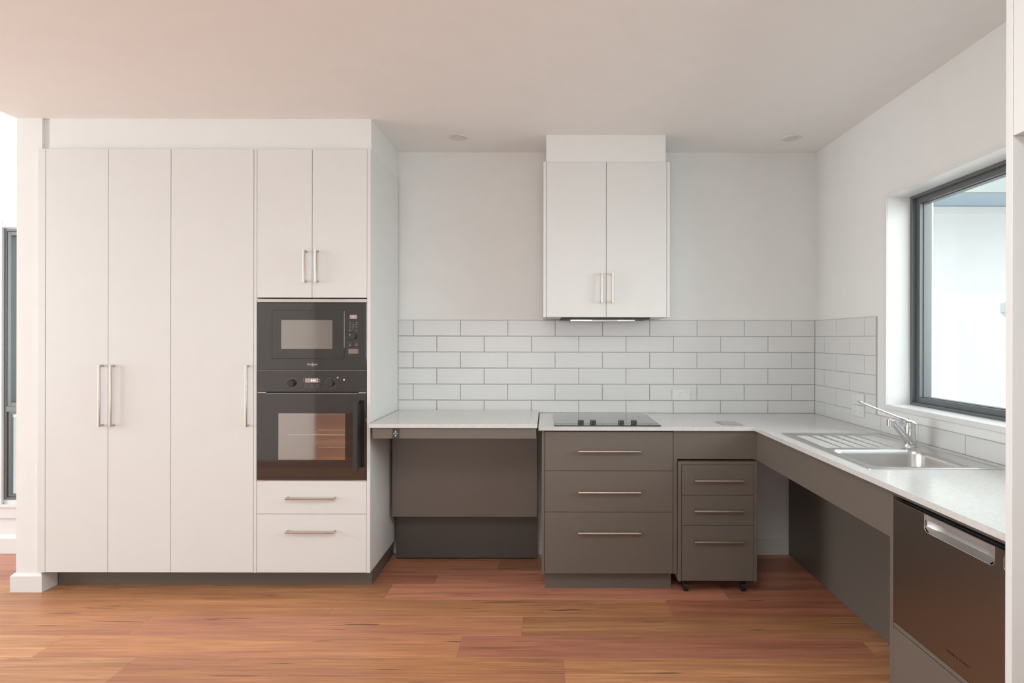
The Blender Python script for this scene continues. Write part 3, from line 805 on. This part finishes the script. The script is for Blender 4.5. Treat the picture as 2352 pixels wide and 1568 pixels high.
def dishwasher():
    r = thing('dishwasher', 'dark steel drawer dishwasher with recessed top handle, under the worktop at right', 'dishwasher', (1.4, 1.594, 0.45))
    y0, y1 = 1.2950, 1.8935
    X = 1.132
    z0, z1 = 0.4525, 0.8475
    finish(BOX(1.162, 1.69, y0+0.002, y1-0.002, 0.4505, 0.8600), 'body', M['black'], r)
    finish(BOX(1.121, 1.145, y0, y1-0.006, 0.8690, 0.8785), 'top_rail', M['steel'], r)
    # door front with a recess cut at the top (recess y 1.466..1.738)
    ra, rb, rz, rad = 1.4660, 1.7380, 0.7950, 0.016
    pts = [(y0, z0), (y1, z0), (y1, z1), (rb, z1)]
    for i in range(7):
        a = i/6*PI/2; pts.append((rb-rad+rad*math.cos(a), rz+rad-rad*math.sin(a)))
    for i in range(7):
        a = i/6*PI/2; pts.append((ra+rad-rad*math.sin(a), rz+rad-rad*math.cos(a)))
    pts += [(ra, z1), (y0, z1)]
    bm = bmesh.new()
    A = [bm.verts.new((X, y, z)) for y, z in pts]; B = [bm.verts.new((X+0.026, y, z)) for y, z in pts]
    bm.faces.new(A); bm.faces.new(B[::-1])
    for j in range(len(pts)):
        k = (j+1) % len(pts); bm.faces.new((A[j], A[k], B[k], B[j]))
    d = finish(bm, 'door', M['dw'], r)
    # light metal edge along the top and round the recess
    bm = bmesh.new()
    box(bm, X-0.0006, X+0.020, y0, y1, z1-0.0002, z1+0.0022)
    q = [(rb, z1)] + pts[4:18] + [(ra, z1)]
    for a, b in zip(q, q[1:]):
        tube(bm, [(X, a[0], a[1]), (X, b[0], b[1])], 0.0012, 6)
    finish(bm, 'edge_trim', M['chrome'], d)
    # scooped handle: curved back surface
    bm = bmesh.new()
    prof = [(z1, 0.0035), (0.831, 0.0035), (0.829, 0.022), (0.818, 0.0255), (0.806, 0.022), (0.799, 0.012), (rz+0.0005, 0.001)]
    rows = []
    ny = 14
    for z, dx in prof:
        row = []
        for i in range(ny+1):
            y = ra+(rb-ra)*i/ny
            e = min(1, min(y-ra, rb-y)/0.03)
            zz = z
            # keep inside rounded corners
            lim = rz
            dy = min(y-ra, rb-y)
            if dy < rad: lim = rz+rad-math.sqrt(max(0, rad*rad-(rad-dy)**2))
            zz = max(z, lim)
            row.append(bm.verts.new((X+0.001+dx*(0.25+0.75*e), y, zz)))
        rows.append(row)
    for a, b in zip(rows, rows[1:]):
        for i in range(ny): bm.faces.new((a[i], a[i+1], b[i+1], b[i]))
    h = finish(bm, 'handle_recess', mat('satin_steel', (0.55, 0.55, 0.545), 0.5, metal=1), d, smooth=True)
    # badge ring
    bm = bmesh.new()
    pts = rrect(1.375, 1.4345, 0.8010, 0.8350, 0.006, 4)
    for a, b in zip(pts, pts[1:]+pts[:1]): tube(bm, [(X-0.0005, a[0], a[1]), (X-0.0005, b[0], b[1])], 0.0013, 6)
    finish(bm, 'badge_frame', M['chrome'], d)
    text('FISHER & PAYKEL', 'brand_lettering', M['print_dark'], d, (X-0.0005, 1.597, 0.4925), 0.0085, LEFTF, sx=1.05, space=1.3)
dishwasher()

# ------------------------------------------------------------------ fridge enclosure at right edge
fe = thing('fridge_enclosure', 'tall white end panel and overhead cupboard at the far right edge', 'cabinet', (1.36, 0.8, 0))
finish(BOX(1.020, 1.709, 1.2720, 1.2905, 0.001, ZC-0.001, 0.0006), 'end_panel', M['white'], fe)
finish(BOX(1.020, 1.709, 0.345, 0.363, 0.001, ZC-0.001, 0.0006), 'end_panel', M['white'], fe)
finish(BOX(1.040, 1.709, 0.3635, 1.2715, 1.815, ZC-0.001), 'overhead_carcass', M['white'], fe)
finish(BOX(1.020, 1.038, 0.365, 1.2700, 1.815, ZC-0.05, 0.0006), 'door', M['white'], fe)

# ------------------------------------------------------------------ wall cabinet + rangehood
YW = 3.38
wc = thing('wall_cabinet', 'white two-door wall cabinet above the cooktop', 'cabinet', (0.345, 3.55, 1.497))
finish(BOX(-0.0216, -0.0052, YW, 3.699, 1.497, 2.402, 0.0006), 'side_panel', M['white'], wc)
finish(BOX(0.6985, 0.7150, YW, 3.699, 1.497, 2.402, 0.0006), 'side_panel', M['white'], wc)
finish(BOX(-0.0050, 0.6980, YW+0.021, 3.699, 1.497, 2.4005), 'carcass', M['white'], wc)
d = door(wc, -0.0046, 0.3450, 1.497, 2.4005, YW, M['white']); bar_handle(d, (0.316, 1.747), (0.316, 1.585), YW, m=M['nickel'])
d = door(wc, 0.3450, 0.6978, 1.497, 2.4005, YW, M['white']); bar_handle(d, (0.379, 1.747), (0.379, 1.585), YW, m=M['nickel'])
rh = thing('rangehood', 'slim undermount rangehood below the white wall cabinet', 'rangehood', (0.345, 3.5, 1.47))
finish(BOX(0.084, 0.604, 3.40, 3.685, 1.4865, 1.4968, 0.001), 'body', M['black'], rh)
finish(BOX(0.140, 0.525, 3.46, 3.66, 1.477, 1.4862, 0.001), 'filter_panel', M['steel'], rh)
finish(BOX(0.270, 0.420, 3.425, 3.452, 1.481, 1.4862), 'control_strip', M['plastic_g'], rh)

# ------------------------------------------------------------------ cooktop
ct = thing('cooktop', 'black glass cooktop with four front knobs set in the worktop', 'cooktop', (0.33, 3.37, 0.899))
finish(BOX(0.041, 0.618, 3.133, 3.612, 0.8992, 0.905, 0.0012, 2), 'glass_top', M['hob'], ct)
for x in (0.186, 0.253, 0.406, 0.475):
    bm = bmesh.new(); cyl(bm, (x, 3.165, 0.905), (0, 0, 1), 0.0165, 0.0165, 0.005, 32)
    cyl(bm, (x, 3.165, 0.9115), (0, 0, 1), 0.0165, 0.0160, 0.0155, 32, 0.001)
    cyl(bm, (x, 3.165, 0.909), (0, 0, 1), 0.013, 0.013, 0.003, 24)
    finish(bm, 'knob', M['knob'], ct, smooth=True)
for cx, cy, R in ((0.19, 3.30, 0.09), (0.19, 3.50, 0.07), (0.47, 3.30, 0.075), (0.47, 3.50, 0.09)):
    bm = bmesh.new()
    for j in range(48):
        a, a2 = 2*PI*j/48, 2*PI*(j+1)/48
        bm.faces.new([bm.verts.new((cx+q*math.cos(t_), cy+q*math.sin(t_), 0.90515)) for t_, q in ((a, R), (a2, R), (a2, R-0.0015), (a, R-0.0015))])
    finish(bm, 'zone_ring', M['print_dim'], ct)

# ------------------------------------------------------------------ flush bench outlet
bo = thing('bench_outlet', 'small flush metal power outlet lid let into the worktop corner', 'outlet', (1.02, 3.25, 0.899))
finish(BOX(0.970, 1.078, 3.175, 3.325, 0.8992, 0.9015, 0.001), 'lid', M['steel'], bo)
bm = bmesh.new(); tube(bm, [(0.958, 3.322, 0.9005), (0.958, 3.25, 0.9005), (0.964, 3.20, 0.9005), (0.970, 3.178, 0.9005)], 0.0013, 6)
finish(bm, 'rim', M['plastic_g'], bo)
finish(BOX(1.025, 1.045, 3.205, 3.222, 0.9012, 0.9022), 'finger_slot', M['plastic_g'], bo)

# ------------------------------------------------------------------ wall outlets
wo = thing('power_outlet', 'white power outlet on the tiles of the back wall, right of the cooktop', 'outlet', (0.855, YT, 1.0175))
pl = finish(BOX(0.798, 0.912, YT-0.008, YT-0.0005, 0.982, 1.054, 0.002, 2), 'cover_plate', M['plastic'], wo)
bm = bmesh.new(); cyl(bm, (0.858, YT-0.008, 1.018), (0, -1, 0), 0.016, 0.015, 0.003, 28)
sk = finish(bm, 'socket', M['plastic'], wo, smooth=True)
bm = bmesh.new()
for dx, dz in ((-0.006, 0.002), (0.006, 0.002), (0, -0.008)):
    box(bm, 0.858+dx-0.0008, 0.858+dx+0.0008, YT-0.0114, YT-0.0108, 1.018+dz-0.004, 1.018+dz+0.004)
finish(bm, 'slots', M['plastic_g'], sk)
finish(BOX(0.880, 0.892, YT-0.011, YT-0.0078, 1.028, 1.044, 0.001), 'rocker', M['plastic'], wo)
for i, (za, zb_) in enumerate(((1.014, 1.074), (0.950, 1.010))):
    wo = thing('power_outlet', ('upper' if i == 0 else 'lower') + ' of two white outlets behind the tap lever, on the right-hand tiles', 'outlet', (XT, 3.175, (za+zb_)/2),
               'power outlets behind the tap')
    finish(BOX(XT-0.009, XT-0.0005, 3.118, 3.236, za, zb_, 0.002, 2), 'cover_plate', M['plastic'], wo)
    for cy in (3.146, 3.205):
        bm = bmesh.new(); zc = (za+zb_)/2-0.006
        for dy, dz in ((-0.006, 0.002), (0.006, 0.002), (0, -0.009)):
            box(bm, XT-0.0096, XT-0.0088, cy+dy-0.0009, cy+dy+0.0009, zc+dz-0.004, zc+dz+0.004)
        finish(bm, 'slots', M['plastic_g'], wo)
        finish(BOX(XT-0.012, XT-0.0088, cy-0.007, cy+0.007, zb_-0.018, zb_-0.006, 0.001), 'rocker', M['plastic'], wo)

# ------------------------------------------------------------------ sink
def sink():
    r = thing('sink', 'stainless steel sink with left drainboard beside the window', 'sink', (1.417, 2.5, 0.899))
    x0, x1, y0, y1 = 1.172, 1.664, 2.103, 2.907
    zd = 0.9005
    ym = 2.515
    hx0, hx1, hy0, hy1 = 1.210, 1.585, 2.148, 2.482
    nc = 8
    hole = rrect(hx0, hx1, hy0, hy1, 0.045, nc)
    # deck around the bowl: annulus hole -> outer rectangle
    cx, cy = (hx0+hx1)/2, (hy0+hy1)/2
    def to_rect(p, a0, a1, b0, b1):
        dx, dy = p[0]-cx, p[1]-cy
        ts = []
        if dx > 1e-9: ts.append((a1-cx)/dx)
        if dx < -1e-9: ts.append((a0-cx)/dx)
        if dy > 1e-9: ts.append((b1-cy)/dy)
        if dy < -1e-9: ts.append((b0-cy)/dy)
        t = min(ts); return (cx+dx*t, cy+dy*t)
    bm = bmesh.new()
    e = 0.006
    # densify the hole ring so the corners of the outer rect are hit
    ring = []
    for a, b in zip(hole, hole[1:]+hole[:1]):
        L_ = math.dist(a, b); n = max(1, int(L_/0.02))
        for i in range(n): ring.append((a[0]+(b[0]-a[0])*i/n, a[1]+(b[1]-a[1])*i/n))
    ax0, ax1, ay0, ay1 = x0+e, x1-e, y0+e, ym
    corners = [(ax1, ay1), (ax0, ay1), (ax0, ay0), (ax1, ay0)]
    outer = [to_rect(p, ax0, ax1, ay0, ay1) for p in ring]
    for c in corners:
        j = min(range(len(outer)), key=lambda i: math.dist(outer[i], c)); outer[j] = c
    mid = [(p[0]+(q[0]-p[0])*0.25, p[1]+(q[1]-p[1])*0.25) for p, q in zip(ring, outer)]
    loft(bm, [[(a, b, zd) for a, b in outer], [(a, b, zd) for a, b in mid], [(a, b, zd-0.0015) for a, b in ring]])
    # drainboard as a fine height field with ridges running towards the bowl
    nx, ny = 110, 60
    grid = []
    for i in range(nx+1):
        col = []
        for j in range(ny+1):
            x = x0+e+(x1-x0-2*e)*i/nx; y = ym+(y1-e-ym)*j/ny
            z = zd
            # recessed tray
            fx = min(1, max(0, (x-(x0+0.035))/0.015), max(0, ((x1-0.05)-x)/0.015)); fx = max(0, fx)
            fy = max(0, min(1, ((y1-0.04)-y)/0.012))
            tray = min(fx, fy)*(0.4+0.6*(1-(y-ym)/(y1-ym)))
            z -= 0.003*tray
            if 1.27 < x < 1.56 and ym+0.005 < y < y1-0.055:
                ph = (x-1.285)/0.057
                d_ = abs(ph-round(ph))*0.057
                if d_ < 0.010:
                    k = 0.5+0.5*math.cos(PI*d_/0.010)
                    endf = min(1, (y-ym-0.005)/0.02, (y1-0.055-y)/0.02)
                    z += 0.0032*k*max(0, endf)
            col.append(bm.verts.new((x, y, z)))
        grid.append(col)
    for i in range(nx):
        for j in range(ny): bm.faces.new((grid[i][j], grid[i+1][j], grid[i+1][j+1], grid[i][j+1]))
    deck = finish(bm, 'drainboard', M['steel'], r, smooth=True)
    # raised rolled rim
    bm = bmesh.new()
    rings = []
    for off, dz in ((0.0, -0.0012), (0.0, 0.0018), (0.0015, 0.0038), (0.005, 0.0040), (0.0075, 0.0022), (0.009, 0.0004)):
        rings.append([(a, b, 0.8995+dz) for a, b in rrect(x0+off, x1-off, y0+off, y1-off, 0.012, 5)])
    loft(bm, rings)
    finish(bm, 'rim', M['steel'], r, smooth=True)
    # bowl
    bm = bmesh.new()
    rings = []
    for off, z in ((0.0, zd-0.0015), (0.003, zd-0.006), (0.006, zd-0.02), (0.010, zd-0.145), (0.018, zd-0.160), (0.04, zd-0.168)):
        rings.append([(a, b, z) for a, b in rrect(hx0+off, hx1-off, hy0+off, hy1-off, 0.045, nc)])
    loft(bm, rings, close_last=True)
    bo_ = finish(bm, 'bowl', M['steel'], r, smooth=True)
    bm = bmesh.new(); cyl(bm, (cx, cy, zd-0.168), (0, 0, 1), 0.04, 0.038, 0.003, 32)
    finish(bm, 'drain', M['chrome'], bo_, smooth=True)
sink()

# ------------------------------------------------------------------ tap
def tap():
    X, Y, Z = 1.602, 2.562, 0.9005
    r = thing('mixer_tap', 'chrome mixer tap with a long raised lever behind the sink bowl', 'tap', (X, Y, Z))
    bm = bmesh.new(); cyl(bm, (X, Y, Z-0.001), (0, 0, 1), 0.0285, 0.0275, 0.006, 40, 0.0015)
    finish(bm, 'base_ring', M['chrome'], r, smooth=True)
    bm = bmesh.new(); cyl(bm, (X, Y, Z+0.005), (0, 0, 1), 0.0245, 0.0225, 0.078, 40, 0.001)
    bd = finish(bm, 'body', M['chrome'], r, smooth=True)
    # spout: rises from low on the body towards the bowl
    dirv = Vector((-0.150, -0.108, 0)).normalized()
    s0 = Vector((X, Y, Z+0.018)); s1 = s0 + dirv*0.165 + Vector((0, 0, 0.102))
    bm = bmesh.new()
    tube(bm, [s0, s0.lerp(s1, 0.35), s0.lerp(s1, 0.8), s1, s1+dirv*0.016+Vector((0, 0, 0.004))], [0.022, 0.017, 0.0135, 0.0125, 0.0120], 20, ry=[0.020, 0.013, 0.010, 0.010, 0.010])
    sp = finish(bm, 'spout', M['chrome'], r, smooth=True)
    tip = s1+dirv*0.020
    bm = bmesh.new(); cyl(bm, (tip.x, tip.y, tip.z-0.016), (0, 0, 1), 0.0125, 0.0140, 0.026, 28, 0.002)
    finish(bm, 'aerator', M['chrome'], sp, smooth=True)
    # head
    bm = bmesh.new(); cyl(bm, (X, Y, Z+0.0845), (0, 0, 1), 0.0230, 0.0235, 0.020, 40, 0.001)
    tube(bm, [(X+0.019, Y, Z+0.100), (X-0.010, Y, Z+0.110), (X-0.036, Y, Z+0.114)], [0.020, 0.022, 0.014], 20, ry=[0.004, 0.012, 0.006])
    box(bm, X-0.040, X-0.018, Y-0.013, Y+0.013, Z+0.088, Z+0.112, 0.004, 2)
    hd = finish(bm, 'head', M['chrome'], r, smooth=True)
    bm = bmesh.new()
    tube(bm, [(X+0.010, Y, Z+0.107), (X-0.040, Y, Z+0.124), (X-0.10, Y, Z+0.146), (X-0.185, Y, Z+0.179), (X-0.222, Y, Z+0.194), (X-0.229, Y, Z+0.196)],
         [0.017, 0.013, 0.009, 0.009, 0.013, 0.011], 18, ry=[0.006, 0.0055, 0.0045, 0.0045, 0.0065, 0.005])
    finish(bm, 'lever', M['chrome'], hd, smooth=True)
tap()

# ------------------------------------------------------------------ downlights
def downlight(x, y, label):
    r = thing('downlight', label, 'downlight', (x, y, ZC), 'recessed ceiling downlights')
    bm = bmesh.new(); n = 40
    rings = []
    for R, z in ((0.055, -0.0005), (0.054, -0.004), (0.046, -0.005), (0.042, -0.002), (0.036, -0.0012)):
        rings.append([(x+R*math.cos(2*PI*j/n), y+R*math.sin(2*PI*j/n), ZC+z) for j in range(n)])
    loft(bm, rings)
    finish(bm, 'trim_ring', M['plastic'], r, smooth=True)
    bm = bmesh.new(); cyl(bm, (x, y, ZC-0.0032), (0, 0, 1), 0.037, 0.037, 0.002, n)
    finish(bm, 'lens', M['frost'], r, smooth=True)
downlight(-0.526, 3.435, 'unlit round downlight left of the wall cabinet, on the ceiling')
downlight(1.446, 3.435, 'unlit round downlight near the right-hand ceiling corner')

# ------------------------------------------------------------------ unseen bench added behind the camera to block low light
ib = thing('added_shade_bench', 'added taupe bench with stone top, blocking low light behind the viewpoint', 'bench', (0.5, -1.0, 0))
finish(BOX(-0.60, 1.60, -1.42, -0.56, 0.879, 0.899, 0.001), 'worktop', M['stone'], ib)
finish(BOX(-0.57, 1.57, -1.38, -0.60, 0.10, 0.878, 0.001), 'carcass', M['taupe'], ib)
finish(BOX(-0.52, 1.52, -1.33, -0.65, 0, 0.099), 'kickboard', M['taupe'], ib)

# ------------------------------------------------------------------ outside
YN = 5.2
gnd = struct('ground', BOX(-16, 14, -14, 16, -0.30, -0.16), M['paving'])
nb = thing('neighbouring_wall', 'sunlit white rendered house wall outside the kitchen window', 'wall', (4.6, YN, 0))
finish(BOX(3.441, 8.5, YN, YN+0.3, -0.2, 2.50), 'render_wall', M['ext'], nb)
finish(BOX(2.9, 3.441, YN+0.18, YN+0.48, -0.2, 2.50), 'side_return', M['ext'], nb)
finish(BOX(2.9, 8.5, YN-0.02, YN, 2.50, 2.56), 'wall_head', M['ext'], nb)
ev = thing('neighbouring_eave', 'pale blue soffit and grey-green gutter above the neighbouring wall', 'eave', (4.6, YN-0.3, 2.5))
finish(BOX(2.4, 8.5, YN-0.60, YN+0.3, 2.565, 2.60), 'soffit', M['ext2'], ev)
finish(BOX(2.4, 8.5, YN-0.64, YN-0.60, 2.53, 2.70), 'gutter', M['ext3'], ev)
finish(BOX(2.4, 8.5, YN-0.60, YN+3.0, 2.70, 2.78), 'roof', M['ext'], ev)
mb = tag(finish(BOX(3.372, 3.434, YN+0.05, YN+0.179, 1.66, 2.04, 0.003), 'wall_box', M['ext3']), 'narrow grey service box on the neighbouring wall corner, seen through the window', 'service box')
bm = bmesh.new()
x_, z_ = 4.10, 1.658
cyl(bm, (x_, YN-0.10, z_-0.05), (0, 0, 1), 0.062, 0.062, 0.10, 32, 0.004); box(bm, x_-0.04, x_+0.04, YN-0.06, YN-0.001, z_-0.04, z_+0.04, 0.003)
tag(finish(bm, 'wall_lamp', mat('grey_lamp_metal', (0.5, 0.54, 0.57), 0.4), smooth=True), 'small grey drum wall lamp on the neighbouring wall outside', 'lamp')
# own roof: right overhang set for its shadow, unseen verandahs added to block the sun
bm = bmesh.new()
box(bm, XL-3.4, -2.4, YREAR-3.6, 4.118, 3.70, 3.80); box(bm, -2.4, 2.64, YREAR-3.6, 4.077, 2.85, 2.93)
own = struct('roof', bm, M['roof'])
